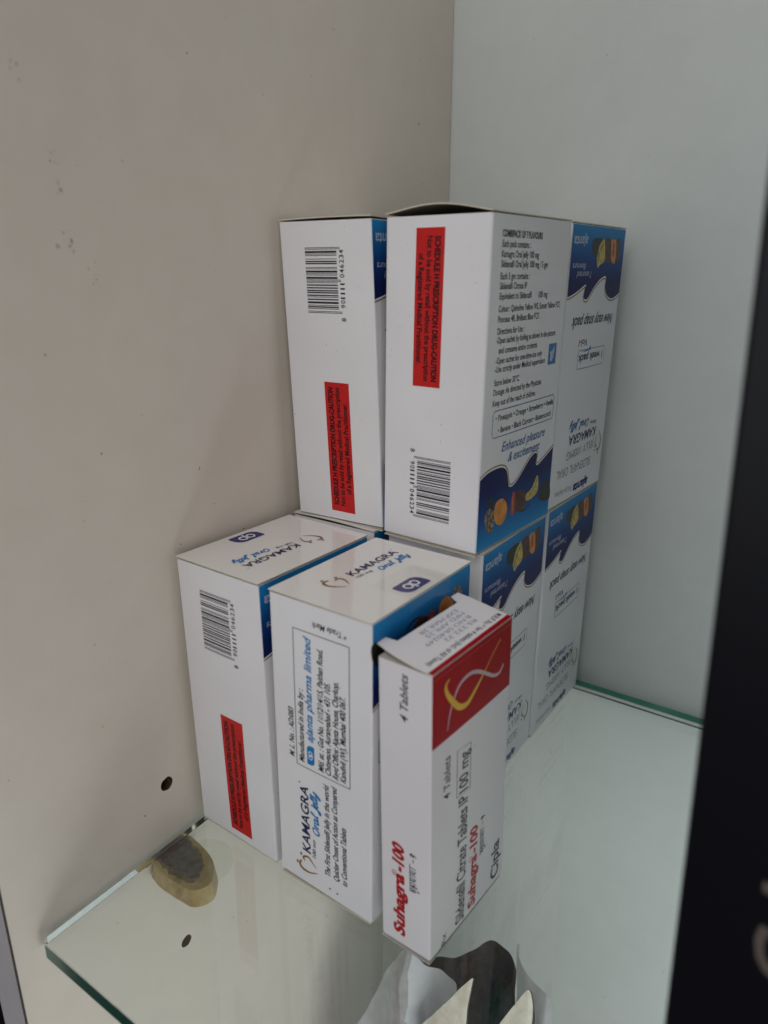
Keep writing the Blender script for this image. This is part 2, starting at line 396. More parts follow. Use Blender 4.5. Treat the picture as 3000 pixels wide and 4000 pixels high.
ART = {
  'N1': {
    'red': [(3.82, 13.51), (3.96, 25.63), (58.8, 25.45), (58.96, 13.55)],
    'SCHEDULE H PRESCRIPTION DRUG-CAUTION': [6.67, 21.91, 56.8, 21.75, 2.29],
    'Not to be sold by retail without the prescription': [6.61, 18.71, 56.8, 18.57, 2.18],
    'of a Registered Medical Practitioner.': [12.33, 14.99, 50.98, 13.65, 2.23],
    'bar_all': [(85.97, 14.79), (85.77, 31.58), (110.39, 31.48), (110.22, 14.59)],
    'bar_short_left': [(86.98, 16.42), (110.56, 16.17)],
    '8': [84.3, 13.22, 85.44, 13.25, 1.83],
    '901111': [87.86, 13.0, 97.23, 13.21, 1.99],
    '046234': [99.33, 13.25, 109.32, 13.16, 2.0],
  },
  'N2': {
    '* Trade Mark': [113.93, 9.96, 114.21, 24.51, 2.16],
    'frame': [(109.26, 33.03), (109.85, 8.85), (54.74, 9.19), (55.34, 33.15)],
    'M. L. No. : AD/083': [57.08, 34.25, 77.28, 34.12, 3.08],
    'Manufactured in India by :': [56.75, 29.49, 86.55, 29.33, 2.61],
    'pill': [(64.27, 27.8), (64.98, 24.82), (57.07, 25.02), (57.04, 28.01)],
    'ajanta pharma limited': [66.28, 24.78, 107.16, 25.31, 3.19],
    'Mfd. at. : Gut No. 11/12/14/15, Paithan Road,': [56.42, 20.48, 104.76, 20.19, 2.71],
    'Chitegaon, Aurangabad - 431 105.': [56.18, 17.33, 93.19, 17.12, 2.36],
    'Regd Office: Ajanta House, Charkop,': [55.99, 13.97, 94.82, 13.68, 2.42],
    'Kandivli (W), Mumbai 400 067.': [56.19, 10.72, 90.08, 10.63, 2.24],
    'KAMAGRA': [15.78, 28.05, 47.15, 28.31, 3.8],
    '100 mg': [15.73, 25.5, 24.21, 25.41, 1.53],
    'Oral Jelly': [26.8, 23.47, 46.25, 23.84, 2.72],
    'The First Sildenafil Jelly in the world': [10.49, 18.71, 51.4, 18.43, 1.76],
    'Quicker Onset of Action as Compared': [10.53, 14.65, 52.16, 14.87, 2.08],
    'to Conventional Tablets': [10.43, 10.87, 36.7, 10.97, 2.13],
    'bullets': [(5.13, 19.1), (4.81, 15.54), (46.72, 32.47)],
    'heart1': [(11.15, 32.85), (9.27, 33.66), (7.86, 33.18), (7.14, 31.46), (7.24, 28.64), (8.87, 24.95)],
    'heart2': [(11.81, 30.88), (12.68, 31.93), (13.9, 30.81), (14.21, 29.08), (12.96, 27.62), (10.86, 25.45)],
    'dots': [(9.46, 34.83), (14.14, 32.88)],
  },
  'FR': {
    'wave': [(63.04, 28.51), (54.33, 26.89), (44.7, 23.75), (44.84, 24.49), (45.81, 28.4), (43.79, 29.8), (40.57, 29.26), (34.83, 25.12), (28.7, 21.91), (23.01, 20.42), (21.01, 21.08), (21.42, 24.8), (19.06, 27.94), (14.05, 29.86), (9.45, 30.1), (4.33, 29.15), (1.59, 27.87)],
    'ajanta': [45.35, 4.87, 59.49, 5.25, 2.54],
    '7 assorted': [38.48, 18.74, 53.7, 19.79, 1.89],
    'flavours': [45.46, 15.8, 58.99, 16.45, 1.85],
    'New easy snap pack': [7.03, 37.07, 54.63, 37.17, 3.63],
    'Vol-I': [36.64, 46.74, 46.06, 46.69, 2.82],
    'berry': [(40.67, 8.54), (39.43, 5.57), (34.85, 4.72), (29.2, 4.82), (27.93, 6.79), (30.92, 11.35), (35.52, 12.4), (38.93, 11.21)],
    'banana': [(26.5, 5.5), (29.56, 6.08), (32.44, 8.38), (33.71, 11.39), (34.21, 13.38), (32.55, 16.87), (29.74, 15.61), (24.59, 13.55)],
    'brown': [(26.5, 5.5), (18.98, 5.07), (17.21, 13.75), (24.23, 13.55)],
    'mango': [(18.09, 5.56), (12.21, 5.16), (10.83, 11.09), (11.28, 14.74), (14.75, 14.5), (17.58, 11.18)],
    'pine': [(11.45, 5.14), (6.18, 4.75), (5.22, 13.12), (9.76, 13.43)],
    'weekbox': [(45.48, 51.26), (13.88, 51.25), (14.4, 58.96), (46.0, 59.34)],
    'swoosh': [(32.05, 49.71), (34.97, 51.21), (39.34, 51.75), (43.42, 51.55), (38.22, 52.13), (32.16, 51.62)],
    '1 week pack': [16.26, 53.88, 45.16, 54.06, 3.42],
    'Oral Jelly': [24.98, 84.23, 47.67, 83.36, 3.28],
    '100 mg': [14.21, 86.2, 22.65, 85.74, 1.67],
    'KAMAGRA': [13.21, 89.84, 47.06, 89.03, 4.24],
    'JELLY 100MG': [14.43, 95.98, 47.34, 96.69, 3.88],
    'SILDENAFIL ORAL': [16.54, 104.51, 56.37, 103.06, 4.7],
    'ajanta2': [16.77, 115.19, 35.03, 114.98, 3.48],
    '7x5 gm Sachets': [37.17, 114.56, 56.37, 113.54, 2.48],
    'heartc': [(6.84, 100.69), (10.5, 103.86)],
  },
  'BK': {
    'COMBIPACK OF 7 FLAVOURS': [6.94, 112.71, 36.9, 113.03, 2.14],
    'Each pack contains :': [7.09, 109.52, 27.66, 109.73, 2.17],
    'Kamagra Oral Jelly 100 mg': [7.0, 106.38, 34.68, 106.26, 2.09],
    'Sildenafil Oral Jelly 100 mg / 5 gm': [6.91, 103.1, 42.62, 103.01, 2.12],
    'Each 5 gm contains :': [6.91, 99.08, 28.51, 99.1, 2.05],
    'Sildenafil Citrate IP': [6.82, 95.82, 26.61, 95.81, 2.07],
    'Equivalent to Sildenafil': [6.97, 92.45, 30.58, 92.49, 2.1],
    '100 mg': [36.52, 92.45, 44.02, 92.38, 2.17],
    'Colour : Quinoline Yellow WS, Sunset Yellow FCF,': [6.85, 88.2, 56.56, 88.32, 2.13],
    'Ponceau 4R, Brilliant Blue FCF.': [6.77, 84.63, 38.36, 84.81, 2.16],
    'Directions for Use :': [6.74, 80.6, 26.56, 80.69, 2.08],
    '-Open sachet by folding as shown in the picture': [6.5, 77.29, 54.06, 77.77, 2.1],
    'and consume entire contents': [8.5, 73.8, 38.08, 74.19, 2.14],
    '-Open sachet for one-time-use only': [6.64, 70.38, 42.97, 70.5, 2.16],
    '-Use strictly under Medical supervision': [6.5, 67.12, 46.15, 67.65, 2.18],
    'Store below 30°C.': [6.46, 62.82, 25.29, 62.57, 2.22],
    'Dosage: As directed by the Physician.': [6.35, 59.09, 44.6, 59.4, 2.25],
    'Keep out of the reach of children.': [6.27, 55.12, 39.9, 55.49, 2.28],
    '• Pineapple • Orange • Strawberry • Vanilla': [9.08, 49.18, 57.55, 49.83, 2.28],
    '• Banana • Black Currant • Butterscotch': [11.14, 44.79, 56.04, 44.94, 2.33],
    'Enhanced pleasure': [14.85, 37.13, 51.11, 37.83, 3.12],
    '& excitement': [20.19, 32.15, 46.89, 31.43, 3.0],
    'icon': [(48.74, 74.28), (56.06, 74.53), (56.89, 66.2), (49.45, 66.1)],
    'box': [(7.4, 52.83), (58.36, 53.97), (58.24, 44.15), (6.76, 42.99)],
    'wave': [(0.41, 28.91), (5.15, 30.56), (11.73, 31.17), (17.3, 30.5), (20.71, 28.08), (22.43, 23.66), (23.45, 21.48), (27.11, 21.64), (32.65, 25.0), (38.2, 29.05), (42.61, 31.0), (45.54, 30.79), (46.21, 28.9), (45.86, 26.28), (47.64, 25.51), (54.72, 27.91), (61.46, 30.5)],
    'pine': [(8.58, 16.16), (5.41, 14.11), (5.85, 9.55), (8.21, 6.21), (11.71, 5.9), (12.61, 10.57), (11.48, 14.63)],
    'leaf': [(8.58, 16.16), (5.74, 17.66), (7.66, 18.6), (5.46, 20.62), (8.65, 19.42), (7.29, 22.3), (10.29, 19.36), (11.54, 20.49), (11.48, 14.63)],
    'mango': [(13.29, 17.1), (16.69, 18.06), (20.42, 16.71), (22.63, 13.09), (22.07, 9.4), (19.43, 7.07), (15.01, 7.97), (12.52, 11.35), (12.39, 15.12)],
    'papaya': [(25.72, 9.93), (26.19, 17.49), (28.41, 17.69), (28.86, 9.05)],
    'brown': [(28.52, 16.89), (34.53, 17.69), (39.02, 14.22), (37.44, 9.08), (30.34, 9.43)],
    'banana': [(38.19, 14.43), (43.52, 16.26), (47.66, 20.81), (49.47, 17.21), (49.0, 13.3), (44.3, 11.67), (39.41, 11.74)],
    'berry': [(50.77, 12.86), (55.19, 16.66), (60.88, 14.49), (62.31, 7.45), (57.03, 7.14), (51.4, 9.43)],
  },
  'TOP': {
    'KAMAGRA': [24.99, 27.27, 54.78, 26.82, 3.44],
    '100 mg': [24.99, 24.78, 33.18, 23.82, 1.25],
    'Oral Jelly': [35.89, 22.28, 54.01, 21.13, 2.24],
    'pill': [(25.26, 9.75), (23.5, 3.87), (37.53, 2.14), (38.55, 9.73)],
    'heart1': [(17.02, 31.41), (15.0, 31.73), (13.8, 30.87), (13.45, 29.04), (14.34, 26.39), (16.83, 23.31)],
    'heart2': [(18.4, 29.66), (19.76, 29.94), (20.87, 29.13), (20.78, 26.96), (19.04, 23.94)],
    'dots': [(15.38, 33.08), (20.51, 31.09), (53.93, 31.13)],
    'tape': [(21.31, 17.18), (26.56, 18.54), (42.9, 17.57), (46.88, 13.27)],
  },
  'SN': {
    '4 Tablets': [89.43, 9.06, 106.8, 8.82, 3.08],
    'Suhagra': [3.97, 10.75, 31.04, 10.87, 4.97],
    '-100': [31.04, 10.87, 42.82, 10.9, 4.8],
    'reg': [28.32, 13.87, 30.06, 14.09, 1.88],
    'deva': [25.62, 5.55, 41.41, 5.75, 2.48],
  },
  'SR': {
    'red': [(108.89, 50.08), (109.12, -0.0), (83.96, 0.74), (82.11, 49.83)],
    '4 Tablets': [60.56, 39.58, 76.75, 39.52, 3.96],
    'Sildenafil Citrate Tablets IP': [0.21, 29.97, 55.33, 28.45, 5.4],
    '100 mg': [56.21, 27.98, 71.88, 28.01, 5.94],
    'mgbox': [(59.49, 35.35), (56.07, 27.11), (73.36, 27.69), (75.46, 35.2)],
    'Suhagra-100': [1.48, 21.37, 37.54, 20.74, 4.66],
    'deva': [21.59, 15.75, 38.42, 16.43, 2.53],
    'Cipla': [1.82, 3.27, 18.96, 4.4, 5.78],
    'Rx': [-0.16, 40.74, 4.97, 40.14, 2.98],
    'yellow': [(104.02, 40.35), (102.53, 42.47), (99.43, 41.68), (95.03, 38.3), (91.27, 34.46), (90.15, 29.83), (92.42, 25.19), (96.08, 19.68), (100.34, 14.03), (104.21, 8.22)],
    'white': [(86.19, 41.37), (91.28, 40.04), (96.07, 37.58), (99.41, 33.94), (100.2, 28.61), (98.95, 23.84), (96.19, 18.86), (92.43, 12.83), (91.42, 8.47), (93.57, 5.49)],
  },
  'ST': {
    'M.R.P. Rs. for 4 tablets (Incl. of All Taxes)': [-4.75, 12.13, 41.71, 13.5, 1.82],
    'RS.232.32': [9.82, 8.95, 26.84, 9.56, 1.73],
    'B.NO.SR40249': [9.79, 6.32, 34.48, 6.89, 1.48],
    'MFD.APR.25': [10.25, 3.7, 31.39, 3.98, 1.61],
    'EXP.MAR.28': [11.33, 1.67, 31.46, 1.66, 1.7],
  },
}

# ---------------------------------------------------------------- the cabinet
XL, YB = -0.003, 0.004
cab = thing('display_cabinet', (XL, YB, -0.42), 0, 'cream laminate cabinet interior with side panel, pale back panel and peg holes', 'cabinet')
inv = Matrix.Translation((-XL, -YB, 0.42))
cx = lambda v: inv @ Vector(v)
# side panel with real drilled holes
def side_panel():
    bm = bmesh.new()
    bmesh.ops.create_cube(bm, size=1)
    x0, x1, y0, y1, z0, z1 = XL-0.018, XL, -0.2825, YB-0.0007, -0.42, 0.62
    for v in bm.verts: v.co = Vector((x0+(v.co.x+.5)*(x1-x0), y0+(v.co.y+.5)*(y1-y0), z0+(v.co.z+.5)*(z1-z0)))
    me = bpy.data.meshes.new('side_panel'); bm.to_mesh(me); bm.free()
    me.materials.append(M['wall_left']); me.materials.append(M['hole'])
    o = bpy.data.objects.new('side_panel', me); COL.objects.link(o)
    bm = bmesh.new()
    for (y, z, r) in ((-0.2134, 0.0250, 0.0030), (-0.2122, -0.0632, 0.0028), (-0.2125, -0.128, 0.0028), (-0.2125, 0.345, 0.0028)):
        g = bmesh.ops.create_cone(bm, cap_ends=True, segments=20, radius1=r, radius2=r, depth=0.024)
        mat = Matrix.Translation((XL, y, z)) @ Matrix.Rotation(R(90), 4, 'Y')
        for v in g['verts']:
            a = v.co.copy(); v.co = mat @ Vector((a.x*(1+0.06*math.sin(5*a.y/r)), a.y, a.z))
    mc = bpy.data.meshes.new('drill'); bm.to_mesh(mc); bm.free(); mc.materials.append(M['hole'])
    oc = bpy.data.objects.new('drill', mc); COL.objects.link(oc)
    md = o.modifiers.new('holes', 'BOOLEAN'); md.operation = 'DIFFERENCE'; md.object = oc; md.solver = 'EXACT'; md.material_mode = 'TRANSFER'
    dg = bpy.context.evaluated_depsgraph_get(); dg.update()
    nm = bpy.data.meshes.new_from_object(o.evaluated_get(dg))
    o.modifiers.clear(); o.data = nm; nm.transform(inv)
    bpy.data.objects.remove(oc); bpy.data.meshes.remove(mc); o.parent = cab
side_panel()
b = MB(); b.box((XL-0.018, YB, -0.42), (0.75, YB+0.008, 0.62), 'wall_back'); b.build('back_panel', cab, cx)
b = MB(); b.box((XL+0.0005, -0.27, -0.338), (0.75, YB-0.001, -0.32), 'wall_back'); b.build('lower_shelf', cab, cx)
b = MB(); b.box((XL-0.0175, -0.2832, -0.42), (XL-0.0004, -0.2826, 0.62), 'edge'); b.box((XL-0.0004, -0.2831, -0.42), (XL+0.0001, -0.28245, 0.62), 'seam'); b.build('edge_band', cab, cx)
# rubbed marks on the side panel
b = MB()
for i in range(46):
    cxp, czp = random.choice([(-0.2280, 0.2560), (-0.2275, 0.249), (-0.2270, 0.2335), (-0.2190, 0.2215), (-0.2372, 0.2805)])
    y = cxp+random.gauss(0, 0.0012); z = czp+random.gauss(0, 0.0022); r = abs(random.gauss(0, 0.00028))+0.00008
    a0 = random.random()*6
    b.poly([(XL+0.0001, y+r*math.cos(a0+k*1.047)*random.uniform(.5, 1.2), z+r*math.sin(a0+k*1.047)*random.uniform(.6, 1.6)) for k in range(6)], 'smudge')
b.build('scuff_marks', cab, cx)

# ---------------------------------------------------------------- glass shelf and its support
def glass_shelf():
    bm = bmesh.new()
    x0, x1, y0, y1, t, c = 0.0, 0.55, -0.2742, -0.0052, 0.0068, 0.0022
    out = [(x0, y1), (x0, y0+c), (x0+0.0004, y0+0.0012), (x0+c, y0), (x1, y0), (x1, y1)]
    e = 0.00035
    cen = Vector(((x0+x1)/2, (y0+y1)/2))
    def inset(p, q): return (p[0]+(q if p[0] < cen.x else -q), p[1]+(q if p[1] < cen.y else -q))
    rings = []
    for z, q in ((0, e), (-e, 0), (-t+e, 0), (-t, e)):
        rings.append([bm.verts.new((*inset(p, q), z)) for p in out])
    n = len(out)
    bm.faces.new(rings[0][::-1]); bm.faces.new(rings[3])
    for a, bq in zip(rings, rings[1:]):
        for i in range(n): bm.faces.new((a[i], a[(i+1) % n], bq[(i+1) % n], bq[i]))
    bmesh.ops.recalc_face_normals(bm, faces=bm.faces)
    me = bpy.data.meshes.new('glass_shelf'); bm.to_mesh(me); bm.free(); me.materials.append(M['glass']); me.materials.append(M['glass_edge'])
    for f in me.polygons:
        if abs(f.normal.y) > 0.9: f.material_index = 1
    o = bpy.data.objects.new('glass_shelf', me)
    b = MB(); b.box((0.001, -0.0050, -0.0066), (0.549, 0.0012, -0.0003), 'gap_shade_strip'); b.build('gap_shade_strip', o)  # dark green strip painted in as the shade of the gap behind the glass
    b = MB(); b.mesh([(0.001, -0.0082, 0.00025), (0.549, -0.0082, 0.00025), (0.549, -0.0052, 0.00015), (0.001, -0.0052, 0.00015)], [(0, 1, 2, 3)], 'edge_reflection'); b.build('edge_reflection_strip', o)  # pale strip painted in as the white reflection along the rear edge
    b = MB()
    for i in range(170):
        x, y = random.uniform(0.01, 0.2), random.uniform(-0.27, -0.01); r = random.uniform(0.00006, 0.00019); a0 = random.random()*6
        b.poly([(x+r*math.cos(a0+k*1.047)*random.uniform(.6, 1.7), y+r*math.sin(a0+k*1.047), 0.00006) for k in range(6)], 'dust')
    b.build('dust_specks', o, kind='stuff')
    link(o, None, 'clear glass shelf with green edges and a chipped front corner', 'shelf')
glass_shelf()
sup = thing('shelf_support', (XL, -0.2155, -0.0108), 0, 'amber plastic shelf support with clear vinyl disc under the glass corner', 'shelf support')
def prism(mb, pts, z0, z1, mat, top_inset=0.0):
    n = len(pts); c = sum((Vector(p) for p in pts), Vector((0, 0)))/n
    lo = [(p[0], p[1], z0) for p in pts]; hi = [(*(Vector(p).lerp(c, top_inset)), z1) for p in pts]
    mb.mesh(lo+hi, [tuple(range(n))[::-1], tuple(range(n, 2*n))]+[(i, (i+1) % n, n+(i+1) % n, n+i) for i in range(n)], mat)
blob = [(0.0, -0.0085), (0.0, 0.0085), (0.006, 0.0095), (0.0165, 0.0075), (0.0235, 0.0045), (0.028, 0.000), (0.0305, -0.0040), (0.0295, -0.0085), (0.0265, -0.0115), (0.0225, -0.0120), (0.012, -0.0125), (0.004, -0.0115)]
ring = [(p.x, p.y) for p in spline(blob, 3, True)]
b = MB(); prism(b, ring, -0.0042, 0.0028, 'amber', 0.10); b.build('bracket', sup)
b = MB(); prism(b, [(0.0145+0.0125*math.cos(a*math.pi/16)+0.0045, 0.0010+0.0125*math.sin(a*math.pi/16)) for a in range(32)], 0.0031, 0.0038, 'disc'); b.build('vinyl_disc', sup)
core = spline([(0.002, -0.006), (0.002, 0.005), (0.010, 0.0045), (0.017, 0.002), (0.0215, -0.002), (0.022, -0.006), (0.018, -0.0075), (0.010, -0.0078)], 5, True)
b = MB(); prism(b, [(0.012+(p.x-0.012)*1.12+random.gauss(0, .0005), -0.001+(p.y+0.001)*1.25+random.gauss(0, .0005)) for p in core], 0.00281, 0.0029, 'amber_dark'); b.build('stain', sup)
b = MB(); prism(b, [(p.x+random.gauss(0, .0003), p.y+random.gauss(0, .0003)) for p in core], 0.00291, 0.0030, 'steel'); b.build('pin_head', sup)

# ---------------------------------------------------------------- printed cartons
CW, CD, CH = 0.04377, 0.06194, 0.12
CWm, CDm, CHm = 43.77, 61.94, 120.0
LG = ['0001101','0011001','0010011','0111101','0100011','0110001','0101111','0111011','0110111','0001011']
PAR = {'8': 'LGLGGL'}
def ean(code):
    first, rest = code[0], code[1:]
    s = '101'
    for ch, p in zip(rest[:6], PAR[first]):
        c = LG[int(ch)]
        s += c if p == 'L' else ''.join('1' if q == '0' else '0' for q in c)[::-1]
    s += '01010'
    for ch in rest[6:]: s += ''.join('1' if q == '0' else '0' for q in LG[int(ch)])
    return s+'101'

def heart(pr, h1, h2, dots, k=1.0):
    pr.stroke(h1, 1.05*k, 'gold', 0.09, taper=lambda t: 0.25+math.sin(math.pi*min(1, 0.12+0.88*t))*0.9)
    pr.stroke(h2, 0.85*k, 'gold', 0.09, taper=lambda t: 0.25+math.sin(math.pi*min(1, 0.12+0.88*t))*0.9)
    for x, y in dots[:2]: pr.disc(x, y, 0.75*k, 0.55*k, 'gold', 0.09)
def pill(pr, x0, y0, x1, y1, mat, off=0.08):
    w, h = x1-x0, y1-y0; pts = []
    for cxq, cyq, r, a0 in ((x1-.15*h, y0+.15*h, .15*h, -90), (x1-.5*h, y1-.5*h, .5*h, 0), (x0+.15*h, y1-.15*h, .15*h, 90), (x0+.5*h, y0+.5*h, .5*h, 180)):
        for i in range(6): a = R(a0+18*i); pts.append((cxq+r*math.cos(a), cyq+r*math.sin(a)))
    pr.poly(pts, mat, off)
    r = .21*h; t = .105*h; yc = y0+.52*h; xm = x0+.5*w
    ring_stroke(pr, xm-1.25*r, yc, r, r*1.05, t, 'white', off+.03); ring_stroke(pr, xm+1.25*r, yc, r, r*1.05, t, 'white', off+.03)
    pr.stroke([(xm-.1*r, yc+1.05*r), (xm-.15*r, yc-.2*r), (xm+.2*r, yc-1.1*r)], t, 'white', off+.03)
    pr.stroke([(xm+.1*r, yc+.6*r), (xm+.1*r, yc-1.9*r)], t, 'white', off+.03, n=2)

def side_code(root, fc):                       # narrow side: warning label and barcode
    A = ART['N1']
    p = Print(fc); p.rect(3.9, 13.5, 58.9, 25.55, 'red', 0.06)
    p.text('SCHEDULE H PRESCRIPTION DRUG-CAUTION', (6.67, 21.6, 56.8, 21.6, 2.25), 'ink_soft', 0.045, 0, 0.09)
    p.text('Not to be sold by retail without the prescription', (6.6, 18.35, 56.8, 18.35, 2.2), 'ink_soft', 0.028, 0, 0.09)
    p.text('of a Registered Medical Practitioner.', (12.3, 14.9, 50.9, 14.9, 2.2), 'ink_soft', 0.028, 0, 0.09)
    p.build('caution_label', root)
    p = Print(fc); bits = ean('8901111046234'); m = (110.4-85.9)/95; i = 0
    while i < 95:
        if bits[i] == '1':
            j = i
            while j < 95 and bits[j] == '1': j += 1
            guard = i < 3 or i >= 92 or 45 <= i < 50
            p.rect(85.9+i*m, 14.7 if guard else 16.3, 85.9+j*m-0.03, 31.5, 'ink', 0.06); i = j
        else: i += 1
    p.text('8', (83.0, 13.1, 84.3, 13.1, 2.0), 'ink', 0.01)
    for k, ch in enumerate('901111'): p.text(ch, (88.0+k*1.72, 13.1, 88.0+k*1.72+(1.25 if ch != '1' else .6), 13.1, 2.0), 'ink', 0.01)
    for k, ch in enumerate('046234'): p.text(ch, (99.3+k*1.75, 13.1, 99.3+k*1.75+1.3, 13.1, 2.0), 'ink', 0.01)
    p.build('barcode', root)

def side_maker(root, fc):                      # narrow side: maker's address
    A = ART['N2']
    p = Print(fc)
    p.text('* Trade Mark', (113.9, 9.8, 114.1, 24.4, 2.2), 'ink', 0.008, 0.15)
    fr = A['frame']
    for a, c in ((0, 1), (1, 2), (2, 3), (3, 0)):
        pts = [(109.5, 33.1), (109.5, 8.95), (54.9, 8.95), (54.9, 33.1)]
        p.stroke([pts[a], pts[c]], 0.28, 'ink', 0.07, smooth=False)
    for t in ('M. L. No. : AD/083', 'Manufactured in India by :', 'Mfd. at. : Gut No. 11/12/14/15, Paithan Road,', 'Chitegaon, Aurangabad - 431 105.', 'Regd Office: Ajanta House, Charkop,', 'Kandivli (W), Mumbai 400 067.',
              'The First Sildenafil Jelly in the world', 'Quicker Onset of Action as Compared', 'to Conventional Tablets'):
        l = A[t]; p.text(t, (l[0], l[1], l[2], l[3], 2.4), 'ink', 0.02, 0.2)
    for q in A['bullets'][:2]: p.disc(q[0], q[1], 0.42, 0.42, 'ink')
    p.build('printed_text', root)
    p = Print(fc)
    pill(p, 57.0, 24.7, 65.0, 28.1, 'cyan')
    p.text('ajanta pharma limited', (66.6, 25.2, 107.0, 25.4, 3.1), 'cyan', 0.02, 0.28)
    p.build('maker_logo', root)
    p = Print(fc)
    p.text('KAMAGRA', (16.2, 28.05, 46.4, 28.3, 3.75), 'navy', 0.022, 0.16)
    p.text('100 mg', (15.7, 25.5, 24.0, 25.4, 1.55), 'navy', 0.02, 0.12)
    script(p, ORAL, (26.8, 23.6, 46.0, 23.9, 2.1), 0.62, 'cyan', 7.9, 0.25)
    heart(p, A['heart1'], A['heart2'], A['dots'])
    p.disc(47.2, 32.3, .35, .35, 'navy')
    p.build('brand_logo', root)

def wave_panel(root, fc, wave, x_first, x_last, fruits):
    w = [(x_first, wave[0][1])]+[q for q in wave[1:-1]]+[(x_last, wave[-1][1])]
    c = spline(w, 5)
    if x_first > x_last: lo = [(x_last, 0.25), (x_first, 0.25)]
    else: lo = [(x_first, 0.25), (x_last, 0.25)]; c = c[::-1]
    pts = [tuple(q) for q in lo]+[(q.x, q.y) for q in c]
    p = Print(fc)
    p.poly(pts, 'blue', 0.05, [(x/CDm, min(1, y/30.0)) for x, y in pts])
    cc = [(q.x, q.y+0.35) for q in c]
    p.stroke(cc, 0.75, 'white', 0.07, smooth=False)
    p.stroke([(x, y+0.55) for x, y in cc], 0.55, 'gold', 0.08, smooth=False)
    blue = p.build('blue_panel', root)
    q = Print(fc)
    for pts, mat, off in fruits: q.poly([(a.x, a.y) for a in spline(pts, 4, True)], mat, off)
    return blue, q

def broad_front(root, fc):
    A = ART['FR']
    blue, q = wave_panel(root, fc, A['wave'], CDm-0.3, 0.3, [(A['pine'], 'f_brown', .07), (A['mango'], 'f_orange', .08), (A['brown'], 'f_brown', .085), (A['berry'], 'f_dark', .09), (A['banana'], 'f_yellow', .10)])
    q.stroke([(33.2, 14.5), (30.5, 9.5), (27.5, 7.0)], 0.5, 'f_brown', 0.12); q.stroke([(34.0, 12.5), (32.0, 8.6)], 0.35, 'gold', 0.12)
    q.disc(14.5, 9.0, 1.2, 3.2, 'f_red', 0.09)
    q.mb.build('fruit_picture', blue)
    p = Print(fc)
    p.text('ajanta', (45.0, 4.6, 59.4, 4.9, 4.0), 'whitegray', 0.012, 0.25)
    p.text('7 assorted', (38.5, 18.4, 53.7, 18.4, 2.5), 'whitegray', 0.0, 0.3)
    p.text('flavours', (45.4, 15.2, 58.9, 15.2, 2.5), 'whitegray', 0.0, 0.3)
    p.text('New easy snap pack', (7.0, 37.0, 54.6, 37.1, 4.6), 'navy', 0.015, 0.35)
    p.text('Vol-I', (36.7, 46.7, 46.0, 46.7, 2.8), 'navy', 0.012, 0.05)
    p.text('1 week pack', (16.3, 53.3, 45.1, 53.4, 3.4), 'navy', 0.02, 0.1)
    p.stroke([(14.9, 51.2), (30.5, 51.2), (45.2, 51.2), (45.9, 52), (45.9, 58.6), (45.2, 59.3), (14.9, 59.3), (14.0, 58.5), (14.0, 52)], 0.25, 'navy', 0.07, closed=True, smooth=False)
    p.poly(A['swoosh'], 'cyan', .08)
    p.build('printed_text', root); p = Print(fc)
    p.text('JELLY 100MG', (14.4, 96.0, 47.3, 96.4, 3.9), 'stamp', -0.008)
    p.text('SILDENAFIL ORAL', (16.5, 104.0, 56.3, 103.5, 4.2), 'stamp', -0.008)
    p.text('7x5 gm Sachets', (37.2, 114.2, 56.3, 113.6, 2.4), 'stamp', 0)
    p.text('ajanta', (16.8, 114.5, 35, 114.5, 4.2), 'pillnavy', 0.04, 0.25)
    p.build('stamped_text', root)
    p = Print(fc)
    p.text('KAMAGRA', (13.6, 89.7, 46.6, 89.2, 4.2), 'navy', 0.022, 0.12)
    p.text('100 mg', (14.2, 86.2, 22.6, 85.8, 1.6), 'navy', 0.02)
    script(p, ORAL, (25.0, 84.2, 47.6, 83.6, 2.3), 0.6, 'teal', 7.9, 0.25)
    heart(p, [(9.5, 101.5), (7.6, 102.6), (5.4, 101.6), (4.6, 99.0), (5.5, 96), (8.6, 92.6)], [(9.7, 99.5), (10.8, 100.4), (12.0, 99.4), (12.2, 97.0), (10.6, 94.2)], [(7.4, 104.0), (11.6, 102.0)])
    p.build('brand_logo', root)

